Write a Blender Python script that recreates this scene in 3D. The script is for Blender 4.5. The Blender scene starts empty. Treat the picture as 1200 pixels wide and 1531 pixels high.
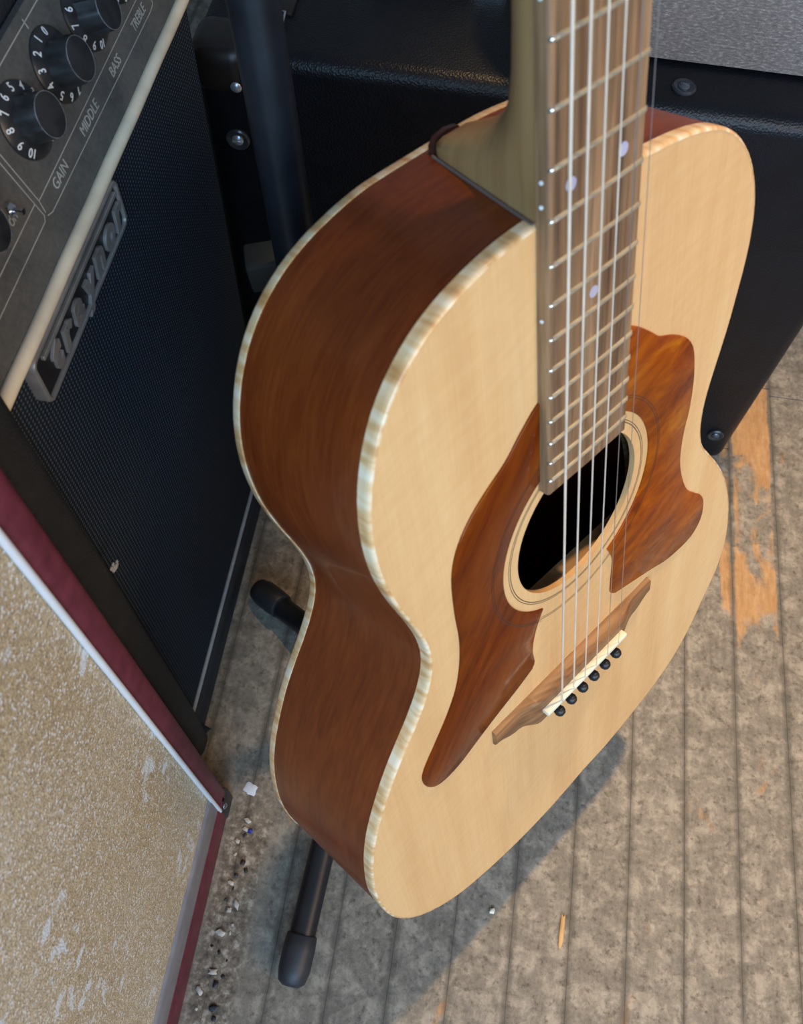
import bpy, bmesh, math, random
from mathutils import Vector, Matrix
random.seed(7)
PI = math.pi
scene = bpy.context.scene
COL = scene.collection

# ------------------------------------------------------------------ camera
CAM_H = 0.84
ROT = Matrix(((0.98811794, 0.14764562, -0.04270485),
              (0.15018832, -0.86850367, 0.47238209),
              (0.03265583, -0.47318298, -0.88035871)))       # lens axes (right, down, forward) -> world
cam_data = bpy.data.cameras.new('camera')
cam = bpy.data.objects.new('camera', cam_data)
COL.objects.link(cam)
cam_data.sensor_fit = 'VERTICAL'
cam_data.sensor_height = 24.0
cam_data.lens = 24.0 * 1347.93 / 1531.0
cam_data.clip_start = 0.01
cam.matrix_world = Matrix.Translation((0, 0, CAM_H)) @ (ROT @ Matrix(((1, 0, 0), (0, -1, 0), (0, 0, -1)))).to_4x4()
cam_data.dof.use_dof = True
cam_data.dof.focus_distance = 0.60
cam_data.dof.aperture_fstop = 10.0
scene.camera = cam

# ------------------------------------------------------------------ world, lamp, window light, exposure
world = bpy.data.worlds.new('world')
scene.world = world
world.use_nodes = True
world.node_tree.nodes['Background'].inputs[0].default_value = (0.42, 0.60, 0.92, 1)
world.node_tree.nodes['Background'].inputs[1].default_value = 0.22

def light(name, kind, loc, target, energy, color, **kw):
    ld = bpy.data.lights.new(name, kind)
    ld.energy = energy
    ld.color = color
    for k, v in kw.items():
        setattr(ld, k, v)
    o = bpy.data.objects.new(name, ld)
    COL.objects.link(o)
    o.location = loc
    o.rotation_euler = (Vector(target) - Vector(loc)).to_track_quat('-Z', 'Y').to_euler()
    return o

light('ceiling_lamp', 'SPOT', (0.28, 1.10, 2.55), (0.37, 0.30, 0.05), 205, (1.0, 0.66, 0.33),
      shadow_soft_size=0.045, spot_size=math.radians(27), spot_blend=1.0)
light('room_lamps', 'AREA', (1.75, -0.70, 1.45), (0.15, 0.25, 0.25), 19, (1.0, 0.68, 0.38),
      shape='RECTANGLE', size=1.2, size_y=0.9)
light('window_daylight', 'AREA', (0.35, -2.2, 1.85), (0.05, 0.3, 0.3), 84, (0.44, 0.71, 1.0),
      shape='RECTANGLE', size=3.0, size_y=1.6)

scene.view_settings.view_transform = 'Standard'
scene.view_settings.look = 'None'
scene.view_settings.gamma = 1.0
scene.view_settings.use_curve_mapping = False
scene.view_settings.exposure = 0.38

# ------------------------------------------------------------------ materials
def new_mat(name):
    m = bpy.data.materials.new(name)
    m.use_nodes = True
    return m, m.node_tree, m.node_tree.nodes['Principled BSDF']

def nd(nt, kind, **kw):
    n = nt.nodes.new(kind)
    for k, v in kw.items():
        if k.startswith('i_'):
            n.inputs[k[2:].replace('_', ' ')].default_value = v
        else:
            setattr(n, k, v)
    return n

def ramp(nt, fac, stops):
    r = nt.nodes.new('ShaderNodeValToRGB')
    e = r.color_ramp.elements
    while len(e) < len(stops):
        e.new(0.5)
    for s, (p, c) in zip(e, stops):
        s.position = p
        s.color = (c[0], c[1], c[2], 1)
    nt.links.new(fac, r.inputs[0])
    return r.outputs[0]

def coords(nt, kind='Object', scale=(1, 1, 1), rot=(0, 0, 0), loc=(0, 0, 0)):
    t = nt.nodes.new('ShaderNodeTexCoord')
    mp = nt.nodes.new('ShaderNodeMapping')
    mp.inputs['Scale'].default_value = scale
    mp.inputs['Rotation'].default_value = rot
    mp.inputs['Location'].default_value = loc
    nt.links.new(t.outputs[kind], mp.inputs[0])
    return mp.outputs[0]

def streak(nt, theta, stretch):
    """object coordinates stretched along direction theta in the x-y plane"""
    t = nt.nodes.new('ShaderNodeTexCoord')
    mp = nt.nodes.new('ShaderNodeMapping')
    mp.vector_type = 'TEXTURE'
    mp.inputs['Rotation'].default_value = (0, 0, theta)
    mp.inputs['Scale'].default_value = (stretch, 1, 1)
    nt.links.new(t.outputs['Object'], mp.inputs[0])
    return mp.outputs[0]

def wcoords(nt, scale=(1, 1, 1), rot=(0, 0, 0)):
    g = nt.nodes.new('ShaderNodeNewGeometry')
    mp = nt.nodes.new('ShaderNodeMapping')
    mp.inputs['Scale'].default_value = scale
    mp.inputs['Rotation'].default_value = rot
    nt.links.new(g.outputs['Position'], mp.inputs[0])
    return mp.outputs[0]

def noise(nt, vec, scale, detail=4, rough=0.55, dist=0.0):
    n = nd(nt, 'ShaderNodeTexNoise')
    n.inputs['Scale'].default_value = scale
    n.inputs['Detail'].default_value = detail
    n.inputs['Roughness'].default_value = rough
    n.inputs['Distortion'].default_value = dist
    nt.links.new(vec, n.inputs['Vector'])
    return n.outputs[0]

def mixc(nt, fac, a, b, mode='MIX'):
    m = nt.nodes.new('ShaderNodeMix')
    m.data_type = 'RGBA'
    m.blend_type = mode
    for sock, v in ((m.inputs[0], fac), (m.inputs[6], a), (m.inputs[7], b)):
        if isinstance(v, (int, float)):
            sock.default_value = v
        elif isinstance(v, tuple):
            sock.default_value = (v[0], v[1], v[2], 1)
        else:
            nt.links.new(v, sock)
    return m.outputs[2]

def mth(nt, op, a, b=0.0):
    m = nt.nodes.new('ShaderNodeMath')
    m.operation = op
    for s, v in ((m.inputs[0], a), (m.inputs[1], b)):
        if isinstance(v, (int, float)):
            s.default_value = v
        else:
            nt.links.new(v, s)
    return m.outputs[0]

def bump(nt, bsdf, h, strength, dist=0.001):
    b = nt.nodes.new('ShaderNodeBump')
    b.inputs['Strength'].default_value = strength
    b.inputs['Distance'].default_value = dist
    nt.links.new(h, b.inputs['Height'])
    nt.links.new(b.outputs[0], bsdf.inputs['Normal'])

def plain(name, col, rough=0.5, metal=0.0, coat=0.0, spec=0.5, var=0.12, vs=60.0, bmp=0.0):
    """a plain finish with slight procedural variation in tone and roughness"""
    m, nt, b = new_mat(name)
    v = noise(nt, coords(nt), vs)
    lo = tuple(c * (1 - var) for c in col)
    hi = tuple(min(1, c * (1 + var)) for c in col)
    nt.links.new(ramp(nt, v, [(0.3, lo), (0.7, hi)]), b.inputs['Base Color'])
    b.inputs['Roughness'].default_value = rough
    b.inputs['Metallic'].default_value = metal
    b.inputs['Coat Weight'].default_value = coat
    b.inputs['Coat Roughness'].default_value = 0.08
    b.inputs['Specular IOR Level'].default_value = spec
    if bmp:
        bump(nt, b, v, bmp)
    return m

def m_spruce():
    m, nt, b = new_mat('spruce_top')
    c = coords(nt, scale=(1, 0.03, 0.5))
    grain = noise(nt, c, 650, 3, 0.6)
    broad = noise(nt, coords(nt, scale=(1, 0.10, 1)), 30, 3)
    silk = noise(nt, streak(nt, 0.25, 5.0), 260, 3, 0.6, 0.3)
    col = ramp(nt, broad, [(0.30, (0.66, 0.365, 0.150)), (0.48, (0.76, 0.450, 0.195)), (0.68, (0.82, 0.53, 0.25))])
    col = mixc(nt, 0.16, col, ramp(nt, grain, [(0.35, (0.58, 0.32, 0.12)), (0.65, (0.82, 0.55, 0.27))]))
    col = mixc(nt, 0.14, col, ramp(nt, silk, [(0.35, (0.64, 0.37, 0.15)), (0.65, (0.85, 0.59, 0.30))]))
    nt.links.new(col, b.inputs['Base Color'])
    b.inputs['Roughness'].default_value = 0.38
    b.inputs['Specular IOR Level'].default_value = 0.35
    return m

def m_mahogany():
    m, nt, b = new_mat('mahogany_side')
    c = coords(nt, 'UV', scale=(0.10, 1, 1), rot=(0, 0, 0.05))
    g = noise(nt, c, 420, 4, 0.65)
    g2 = noise(nt, coords(nt, 'UV', scale=(0.28, 1, 1), rot=(0, 0, -0.06)), 60, 4, 0.6, 0.6)
    col = ramp(nt, g2, [(0.25, (0.115, 0.018, 0.003)), (0.5, (0.155, 0.028, 0.005)), (0.78, (0.215, 0.045, 0.007))])
    col = mixc(nt, 0.24, col, ramp(nt, g, [(0.33, (0.060, 0.011, 0.003)), (0.66, (0.270, 0.070, 0.016))]))
    nt.links.new(col, b.inputs['Base Color'])
    b.inputs['Roughness'].default_value = 0.36
    b.inputs['Specular IOR Level'].default_value = 0.22
    b.inputs['Coat Weight'].default_value = 0.18
    b.inputs['Coat Roughness'].default_value = 0.10
    return m

def m_maple():
    m, nt, b = new_mat('flamed_maple_binding')
    w = noise(nt, coords(nt, 'UV', scale=(1, 0.22, 1), rot=(0, 0, 0.25)), 150, 2, 0.5, 0.3)
    col = ramp(nt, w, [(0.30, (0.56, 0.28, 0.10)), (0.44, (0.74, 0.46, 0.21)), (0.57, (0.84, 0.63, 0.38)), (0.70, (0.90, 0.77, 0.57))])
    nt.links.new(col, b.inputs['Base Color'])
    b.inputs['Roughness'].default_value = 0.30
    b.inputs['Coat Weight'].default_value = 0.35
    return m

def m_stripewood(name, dark, mid, light_, fs=420, bs=70, rough=0.55, sc=(1, 0.035, 1)):
    m, nt, b = new_mat(name)
    g = noise(nt, coords(nt, scale=sc), fs, 3, 0.6)
    g2 = noise(nt, coords(nt, scale=(sc[0], sc[1] * 2, sc[2])), bs, 3, 0.6)
    col = mixc(nt, 0.4, ramp(nt, g2, [(0.32, dark), (0.5, mid), (0.68, light_)]), ramp(nt, g, [(0.35, dark), (0.65, light_)]))
    nt.links.new(col, b.inputs['Base Color'])
    b.inputs['Roughness'].default_value = rough
    bump(nt, b, g, 0.08, 0.0005)
    return m

def m_tortoise(name, k, rz, st):
    m, nt, b = new_mat(name)
    n1 = noise(nt, streak(nt, rz, st), 42, 5, 0.62, 0.9)
    n2 = noise(nt, streak(nt, rz + 0.15, st * 1.6), 120, 4, 0.6, 0.4)
    col = ramp(nt, n1, [(0.30, (0.10, 0.014, 0.0015)), (0.45, (0.26, 0.050, 0.003)), (0.60, (0.40, 0.100, 0.004)), (0.78, (0.66, 0.26, 0.012))])
    col = mixc(nt, 0.30, col, ramp(nt, n2, [(0.35, (0.11, 0.016, 0.0015)), (0.7, (0.48, 0.14, 0.006))]))
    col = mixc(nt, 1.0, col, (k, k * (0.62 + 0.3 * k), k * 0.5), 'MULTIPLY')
    nt.links.new(col, b.inputs['Base Color'])
    b.inputs['Roughness'].default_value = 0.12
    b.inputs['Specular IOR Level'].default_value = 0.16
    return m

def m_tolex(name, col, scale=900, strength=0.5, rough=0.45, spec=0.5):
    m, nt, b = new_mat(name)
    v = nd(nt, 'ShaderNodeTexVoronoi', feature='F1')
    v.inputs['Scale'].default_value = scale
    nt.links.new(wcoords(nt), v.inputs['Vector'])
    n = noise(nt, wcoords(nt), 45, 4)
    nt.links.new(ramp(nt, n, [(0.3, tuple(c * 0.75 for c in col)), (0.7, tuple(c * 1.25 for c in col))]), b.inputs['Base Color'])
    b.inputs['Roughness'].default_value = rough
    b.inputs['Specular IOR Level'].default_value = spec
    bump(nt, b, mth(nt, 'ADD', v.outputs['Distance'], mth(nt, 'MULTIPLY', n, 0.4)), strength, 0.0006)
    return m

def m_grille():
    m, nt, b = new_mat('woven_grille_cloth')
    w1 = nd(nt, 'ShaderNodeTexWave', wave_type='BANDS', bands_direction='Y')
    w1.inputs['Scale'].default_value = 105
    w1.inputs['Distortion'].default_value = 0.6
    w2 = nd(nt, 'ShaderNodeTexWave', wave_type='BANDS', bands_direction='Z')
    w2.inputs['Scale'].default_value = 115
    w2.inputs['Distortion'].default_value = 0.9
    vec = wcoords(nt)
    nt.links.new(vec, w1.inputs[0])
    nt.links.new(vec, w2.inputs[0])
    h = mth(nt, 'MULTIPLY', w1.outputs[1], w2.outputs[1])
    dust = noise(nt, vec, 14, 4)
    col = ramp(nt, h, [(0.05, (0.004, 0.007, 0.012)), (0.55, (0.034, 0.052, 0.076)), (1.0, (0.13, 0.165, 0.20))])
    col = mixc(nt, mth(nt, 'MULTIPLY', dust, 0.25), col, (0.040, 0.048, 0.055))
    nt.links.new(col, b.inputs['Base Color'])
    b.inputs['Roughness'].default_value = 0.75
    b.inputs['Specular IOR Level'].default_value = 0.25
    bump(nt, b, h, 0.8, 0.0008)
    return m

def m_sparkle():
    m, nt, b = new_mat('sparkle_grille_cloth')
    vec = wcoords(nt, scale=(1, 1, 1))
    v = nd(nt, 'ShaderNodeTexVoronoi', feature='F1')
    v.inputs['Scale'].default_value = 850
    nt.links.new(vec, v.inputs['Vector'])
    rnd = nd(nt, 'ShaderNodeSeparateColor')
    nt.links.new(v.outputs['Color'], rnd.inputs[0])
    stain = noise(nt, vec, 9, 4, 0.6)
    weave = noise(nt, vec, 900, 3, 0.7)
    base = ramp(nt, stain, [(0.30, (0.60, 0.47, 0.28)), (0.55, (0.70, 0.60, 0.42)), (0.75, (0.72, 0.65, 0.52))])
    base = mixc(nt, 0.85, base, ramp(nt, rnd.outputs[1], [(0.0, (0.42, 0.38, 0.32)), (0.6, (0.95, 0.92, 0.86)), (1.0, (1.25, 1.22, 1.15))]), 'MULTIPLY')
    base = mixc(nt, 0.25, base, ramp(nt, weave, [(0.36, (0.24, 0.185, 0.11)), (0.66, (0.86, 0.79, 0.62))]), 'MIX')
    fleck = ramp(nt, rnd.outputs[0], [(0.86, (0, 0, 0)), (0.90, (1, 1, 1))])
    col = mixc(nt, fleck, base, (0.86, 0.87, 0.86))
    # scuffed white flakes towards the near edge
    sc = noise(nt, vec, 75, 5, 0.65)
    big = noise(nt, vec, 11, 2)
    fl = ramp(nt, mth(nt, 'ADD', mth(nt, 'MULTIPLY', sc, 0.7), mth(nt, 'MULTIPLY', big, 0.45)), [(0.66, (0, 0, 0)), (0.70, (1, 1, 1))])
    col = mixc(nt, fl, col, (0.78, 0.84, 0.88))
    nt.links.new(col, b.inputs['Base Color'])
    b.inputs['Roughness'].default_value = 0.42
    bump(nt, b, mth(nt, 'ADD', weave, v.outputs['Distance']), 0.7, 0.0008)
    return m

def m_grey_weave():
    m, nt, b = new_mat('grey_woven_fabric')
    n = noise(nt, wcoords(nt, scale=(0.35, 1, 1.0)), 700, 3, 0.75)
    big = noise(nt, wcoords(nt), 25, 3)
    col = ramp(nt, n, [(0.30, (0.085, 0.070, 0.064)), (0.52, (0.20, 0.170, 0.155)), (0.68, (0.42, 0.37, 0.34)), (0.76, (0.80, 0.74, 0.68))])
    col = mixc(nt, 0.25, col, ramp(nt, big, [(0.3, (0.15, 0.125, 0.115)), (0.7, (0.30, 0.26, 0.24))]))
    nt.links.new(col, b.inputs['Base Color'])
    b.inputs['Roughness'].default_value = 0.7
    bump(nt, b, n, 0.5, 0.0006)
    return m

def m_floor():
    m, nt, b = new_mat('worn_floorboard')
    vec = wcoords(nt)
    lng = wcoords(nt, scale=(1, 0.22, 1))
    oi = nd(nt, 'ShaderNodeObjectInfo')
    tone = noise(nt, vec, 9, 4, 0.6)
    scuff = noise(nt, vec, 55, 6, 0.70, 0.25)
    grit = noise(nt, vec, 240, 4, 0.7)
    grain = noise(nt, lng, 210, 4, 0.65)
    col = ramp(nt, scuff, [(0.36, (0.070, 0.058, 0.043)), (0.47, (0.150, 0.128, 0.100)), (0.53, (0.258, 0.222, 0.172)), (0.61, (0.46, 0.40, 0.315))])
    col = mixc(nt, 0.25, col, ramp(nt, tone, [(0.3, (0.125, 0.104, 0.076)), (0.7, (0.29, 0.25, 0.19))]))
    col = mixc(nt, 0.30, col, ramp(nt, grit, [(0.35, (0.07, 0.06, 0.048)), (0.65, (0.40, 0.36, 0.30))]))
    col = mixc(nt, 0.16, col, ramp(nt, grain, [(0.35, (0.12, 0.10, 0.085)), (0.65, (0.40, 0.37, 0.32))]))
    pits = ramp(nt, noise(nt, vec, 135, 5, 0.7), [(0.34, (0.45, 0.43, 0.40)), (0.46, (1, 1, 1))])
    col = mixc(nt, 1.0, col, pits, 'MULTIPLY')
    # boards differ a little in tone
    col = mixc(nt, 0.12, col, ramp(nt, oi.outputs['Random'], [(0.0, (0.20, 0.185, 0.16)), (1.0, (0.36, 0.33, 0.28))]), 'MIX')
    # old varnish left in patches on the boards by the black cabinet
    sep = nd(nt, 'ShaderNodeSeparateXYZ')
    nt.links.new(vec, sep.inputs[0])
    wx = lambda c, hw: ramp(nt, mth(nt, 'ABSOLUTE', mth(nt, 'SUBTRACT', sep.outputs[0], c)), [(hw - 0.002, (1, 1, 1)), (hw, (0, 0, 0))])
    yy = ramp(nt, mth(nt, 'ABSOLUTE', mth(nt, 'SUBTRACT', sep.outputs[1], 0.545)), [(0.13, (1, 1, 1)), (0.24, (0, 0, 0))])
    near = mth(nt, 'MULTIPLY', mth(nt, 'MAXIMUM', wx(0.3315, 0.0235), mth(nt, 'MULTIPLY', wx(0.3010, 0.0062), 0.75)), yy)
    pat = noise(nt, wcoords(nt, scale=(1, 0.5, 1)), 26, 5, 0.62, 0.8)
    patch = ramp(nt, mth(nt, 'ADD', mth(nt, 'MULTIPLY', near, 0.26), pat), [(0.66, (0, 0, 0)), (0.75, (1, 1, 1))])
    varn = ramp(nt, grain, [(0.3, (0.42, 0.20, 0.06)), (0.7, (0.62, 0.34, 0.13))])
    col = mixc(nt, mth(nt, 'MULTIPLY', patch, 0.72), col, varn)
    # grime packed into the joints between boards
    ph = mth(nt, 'FRACT', mth(nt, 'ADD', mth(nt, 'DIVIDE', mth(nt, 'SUBTRACT', sep.outputs[0], 0.2585), 0.0487), 40.0))
    ed = mth(nt, 'SUBTRACT', 0.5, mth(nt, 'ABSOLUTE', mth(nt, 'SUBTRACT', ph, 0.5)))
    gr = ramp(nt, mth(nt, 'ADD', ed, mth(nt, 'MULTIPLY', mth(nt, 'SUBTRACT', scuff, 0.5), 0.10)), [(0.02, (1, 1, 1)), (0.10, (0, 0, 0))])
    col = mixc(nt, mth(nt, 'MULTIPLY', gr, 0.65), col, (0.085, 0.076, 0.062))
    # dirt swept up along the foot of the burgundy cabinet
    band = mth(nt, 'MULTIPLY', wx(-0.126, 0.020), ramp(nt, mth(nt, 'ADD', sep.outputs[1], 0.5), [(0.61, (1, 1, 1)), (0.68, (0, 0, 0))]))
    dirt = ramp(nt, noise(nt, vec, 120, 5, 0.7), [(0.36, (0.045, 0.038, 0.032)), (0.52, (0.20, 0.16, 0.115)), (0.66, (0.52, 0.47, 0.40))])
    col = mixc(nt, mth(nt, 'MULTIPLY', band, 0.75), col, dirt)
    nt.links.new(col, b.inputs['Base Color'])
    b.inputs['Roughness'].default_value = 0.62
    b.inputs['Specular IOR Level'].default_value = 0.3
    bump(nt, b, mth(nt, 'ADD', grain, scuff), 0.25, 0.0008)
    return m

def m_vinyl():
    m, nt, b = new_mat('burgundy_vinyl')
    n = noise(nt, wcoords(nt), 90, 5, 0.6)
    s = noise(nt, wcoords(nt), 700, 3, 0.6)
    col = ramp(nt, n, [(0.3, (0.105, 0.016, 0.030)), (0.7, (0.18, 0.032, 0.056))])
    nt.links.new(col, b.inputs['Base Color'])
    b.inputs['Roughness'].default_value = 0.5
    bump(nt, b, s, 0.25, 0.0005)
    return m

def m_panel():
    m, nt, b = new_mat('brushed_control_panel')
    n = noise(nt, wcoords(nt), 30, 5, 0.6)
    d = noise(nt, wcoords(nt), 400, 3, 0.6)
    col = ramp(nt, n, [(0.3, (0.060, 0.062, 0.060)), (0.7, (0.145, 0.14, 0.125))])
    col = mixc(nt, 0.2, col, ramp(nt, d, [(0.35, (0.03, 0.03, 0.03)), (0.65, (0.16, 0.15, 0.14))]))
    nt.links.new(col, b.inputs['Base Color'])
    b.inputs['Roughness'].default_value = 0.5
    return m

MAT = dict(
    spruce=m_spruce(), mahogany=m_mahogany(), maple=m_maple(), tortoise=m_tortoise('amber_tortoise_pickguard', 0.88, 0.1, 2.2), tortoise_shaded=m_tortoise('shaded_tortoise_pickguard', 0.50, 0.85, 4.5),  # bass guard: own streaks, plus shade painted in as a darker, redder tint
    fretboard=m_stripewood('walnut_fingerboard', (0.085, 0.040, 0.016), (0.24, 0.128, 0.058), (0.44, 0.262, 0.135), 330, 110),
    neck=m_stripewood('satin_maple_neck', (0.31, 0.172, 0.065), (0.37, 0.215, 0.088), (0.42, 0.255, 0.112), 300, 40, 0.42),
    bridge=m_stripewood('walnut_bridge', (0.11, 0.045, 0.016), (0.22, 0.10, 0.04), (0.36, 0.18, 0.07), 260, 60, 0.45, (0.05, 1, 1)),
    heelcap=plain('dark_heel_cap', (0.040, 0.012, 0.008), 0.4),
    joint=plain('glue_line', (0.16, 0.11, 0.09), 0.7),
    fret=plain('nickel_fret', (0.42, 0.37, 0.27), 0.5, 0.4),
    fret_end=plain('polished_fret_end', (0.85, 0.9, 0.95), 0.2, 1.0),
    pearl=plain('lilac_pearl_dot', (0.52, 0.48, 0.60), 0.3, coat=0.3),
    sidedot=plain('white_side_dot', (0.85, 0.88, 0.90), 0.4),
    bone=plain('bone_saddle', (0.86, 0.80, 0.62), 0.35, coat=0.2, var=0.04),
    pin=plain('black_bridge_pin', (0.012, 0.013, 0.016), 0.4),
    wound=plain('wound_bronze_string', (0.92, 0.80, 0.66), 0.42, 0.35),
    steel=plain('plain_steel_string', (0.62, 0.62, 0.64), 0.3, 0.9),
    ring=plain('black_purfling', (0.035, 0.030, 0.022), 0.45),
    chrome=plain('chrome', (0.75, 0.77, 0.80), 0.18, 1.0),
    stand=plain('black_powder_coat', (0.008, 0.010, 0.014), 0.42, var=0.3),
    rubber=plain('black_rubber', (0.022, 0.025, 0.030), 0.5, bmp=0.2, vs=120),
    clampgrey=plain('dusty_grey_plastic', (0.020, 0.018, 0.014), 0.6),
    black_tolex=m_tolex('black_leatherette', (0.0045, 0.0055, 0.0085), 620, 0.45, 0.40, 0.36),
    amp_tolex=m_tolex('charcoal_tolex', (0.020, 0.023, 0.027), 800, 0.5, 0.55, 0.4),
    cap=plain('black_corner_cap', (0.016, 0.014, 0.013), 0.38, var=0.35, vs=25),
    screw=plain('dark_screw', (0.16, 0.18, 0.20), 0.3, 0.8),
    bright_screw=plain('zinc_rivet', (0.50, 0.55, 0.60), 0.3, 0.7),
    washer=plain('black_washer', (0.030, 0.034, 0.04), 0.3, coat=0.2),
    grille=m_grille(), sparkle=m_sparkle(), greyweave=m_grey_weave(), floor=m_floor(),
    vinyl=m_vinyl(), panel=m_panel(),
    cream=plain('cream_piping', (0.84, 0.73, 0.54), 0.5, var=0.14, vs=40),
    palepipe=plain('pale_grey_piping', (0.40, 0.42, 0.42), 0.5, var=0.2),
    whitepipe=plain('white_piping', (0.74, 0.80, 0.86), 0.35, var=0.05),
    greypipe=plain('grey_piping', (0.24, 0.24, 0.27), 0.45, var=0.15),
    print=plain('silver_print', (0.42, 0.42, 0.38), 0.6, var=0.15),
    numeral=plain('white_numeral', (0.72, 0.76, 0.76), 0.5, var=0.05),
    knob=plain('black_knob', (0.020, 0.021, 0.023), 0.36, var=0.5, vs=90),
    wear=plain('knob_edge_wear', (0.16, 0.165, 0.17), 0.5, var=0.5, vs=300),
    badge=plain('worn_metal_badge', (0.30, 0.285, 0.265), 0.42, 0.35, var=0.25, vs=50),
    badge_plate=plain('badge_plate', (0.010, 0.011, 0.014), 0.45),
    wall=plain('painted_wall', (0.22, 0.21, 0.20), 0.8, var=0.06, vs=3),
    subfloor=plain('dark_subfloor', (0.10, 0.092, 0.08), 0.9),
    splinter=plain('raw_pine', (0.55, 0.34, 0.14), 0.7),
    crumb=plain('plaster_crumb', (0.50, 0.47, 0.42), 0.8, var=0.3),
    bluebead=plain('blue_plastic', (0.03, 0.05, 0.35), 0.4),
    lint=plain('pale_lint', (0.46, 0.42, 0.34), 0.9),
    paper=plain('white_flake', (0.62, 0.68, 0.76), 0.7),
)

# ------------------------------------------------------------------ object helpers
INV = {}

def thing(name, label, cat, loc, rot=None, group=None):
    o = bpy.data.objects.new(name, None)
    COL.objects.link(o)
    o.empty_display_size = 0.05
    mw = Matrix.Translation(loc)
    if rot is not None:
        mw = mw @ rot.to_4x4()
    o.matrix_world = mw
    INV[o.name] = mw.inverted()
    o['label'] = label
    o['category'] = cat
    if group:
        o['group'] = group
    return o

def root_of(o):
    while o.parent:
        o = o.parent
    return o

def finish(name, bm, mat, parent=None, smooth=40, label=None, kind=None, world_space=True):
    """turn a bmesh (in world space) into one mesh object under its parent"""
    if parent is not None and world_space:
        bmesh.ops.transform(bm, matrix=INV[root_of(parent).name], verts=bm.verts)
    bmesh.ops.recalc_face_normals(bm, faces=bm.faces)
    me = bpy.data.meshes.new(name)
    bm.to_mesh(me)
    bm.free()
    me.materials.append(mat)
    if smooth:
        me.shade_smooth()
        me.set_sharp_from_angle(angle=math.radians(smooth))
    o = bpy.data.objects.new(name, me)
    COL.objects.link(o)
    if parent is not None:
        o.parent = parent
    if label:
        o['label'] = label
    if kind:
        o['kind'] = kind
    return o

def tag(o, label, cat, group=None):
    o['label'] = label
    o['category'] = cat
    if group:
        o['group'] = group
    return o

def box(lo, hi, bev=0.0, seg=2, bm=None, mw=None):
    b = bmesh.new()
    bmesh.ops.create_cube(b, size=1.0)
    for v in b.verts:
        v.co = Vector([lo[i] + (v.co[i] + 0.5) * (hi[i] - lo[i]) for i in range(3)])
    if bev:
        bmesh.ops.bevel(b, geom=list(b.edges), offset=bev, segments=seg, profile=0.5, affect='EDGES')
    if mw is not None:
        bmesh.ops.transform(b, matrix=mw, verts=b.verts)
    return merge(bm, b)

def merge(bm, b):
    if bm is None:
        return b
    me = bpy.data.meshes.new('tmp')
    b.to_mesh(me)
    b.free()
    bm.from_mesh(me)
    bpy.data.meshes.remove(me)
    return bm

def tube(path, rad, seg=16, bm=None, cap=True):
    """round tube along a list of points; rad a number or one per point"""
    b = bmesh.new()
    P = [Vector(q) for q in path]
    R = rad if isinstance(rad, (list, tuple)) else [rad] * len(P)
    rings = []
    up = None
    for i, q in enumerate(P):
        a = P[max(i - 1, 0)]
        c = P[min(i + 1, len(P) - 1)]
        t = (c - a).normalized()
        if up is None:
            up = Vector((0, 0, 1)) if abs(t.z) < 0.9 else Vector((1, 0, 0))
        x = t.cross(up).normalized()
        y = x.cross(t).normalized()
        up = y
        rings.append([b.verts.new(q + (x * math.cos(k * 2 * PI / seg) + y * math.sin(k * 2 * PI / seg)) * R[i]) for k in range(seg)])
    for r0, r1 in zip(rings[:-1], rings[1:]):
        for k in range(seg):
            b.faces.new((r0[k], r0[(k + 1) % seg], r1[(k + 1) % seg], r1[k]))
    if cap:
        b.faces.new(rings[0][::-1])
        b.faces.new(rings[-1])
    return merge(bm, b)

def lathe(prof, mw, seg=24, bm=None):
    """profile [(r, h)] spun about local z, then placed by mw"""
    b = bmesh.new()
    rings = []
    for r, h in prof:
        if r < 1e-7:
            rings.append([b.verts.new((0, 0, h))])
        else:
            rings.append([b.verts.new((r * math.cos(k * 2 * PI / seg), r * math.sin(k * 2 * PI / seg), h)) for k in range(seg)])
    for r0, r1 in zip(rings[:-1], rings[1:]):
        for k in range(seg):
            k2 = (k + 1) % seg
            if len(r0) == 1:
                b.faces.new((r0[0], r1[k], r1[k2]))
            elif len(r1) == 1:
                b.faces.new((r0[k], r0[k2], r1[0]))
            else:
                b.faces.new((r0[k], r0[k2], r1[k2], r1[k]))
    for r in (rings[0], rings[-1]):
        if len(r) > 1:
            b.faces.new(r)
    bmesh.ops.transform(b, matrix=mw, verts=b.verts)
    return merge(bm, b)

def prism(poly, z0, z1, mw=None, bev=0.0, bm=None):
    """polygon [(x, y)] extruded from z0 to z1, the top edge chamfered by bev"""
    b = bmesh.new()
    n = len(poly)
    area = sum(poly[i][0] * poly[(i + 1) % n][1] - poly[(i + 1) % n][0] * poly[i][1] for i in range(n))
    if area < 0:
        poly = poly[::-1]
    def inset(d):
        out = []
        for i in range(n):
            a = Vector(poly[i - 1]); q = Vector(poly[i]); c = Vector(poly[(i + 1) % n])
            t = (c - a)
            t = t.normalized() if t.length > 1e-9 else Vector((1, 0))
            out.append((q.x - t.y * d, q.y + t.x * d))
        return out
    lv = [(poly, z0), (poly, z1)] if not bev else [(poly, z0), (poly, z1 - bev), (inset(bev * 0.4), z1 - bev * 0.3), (inset(bev), z1)]
    rings = [[b.verts.new((x, y, z)) for x, y in pl] for pl, z in lv]
    for r0, r1 in zip(rings[:-1], rings[1:]):
        for k in range(n):
            b.faces.new((r0[k], r0[(k + 1) % n], r1[(k + 1) % n], r1[k]))
    b.faces.new(rings[0][::-1])
    f = b.faces.new(rings[-1])
    bmesh.ops.triangulate(b, faces=[f])
    if mw is not None:
        bmesh.ops.transform(b, matrix=mw, verts=b.verts)
    return merge(bm, b)

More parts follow.
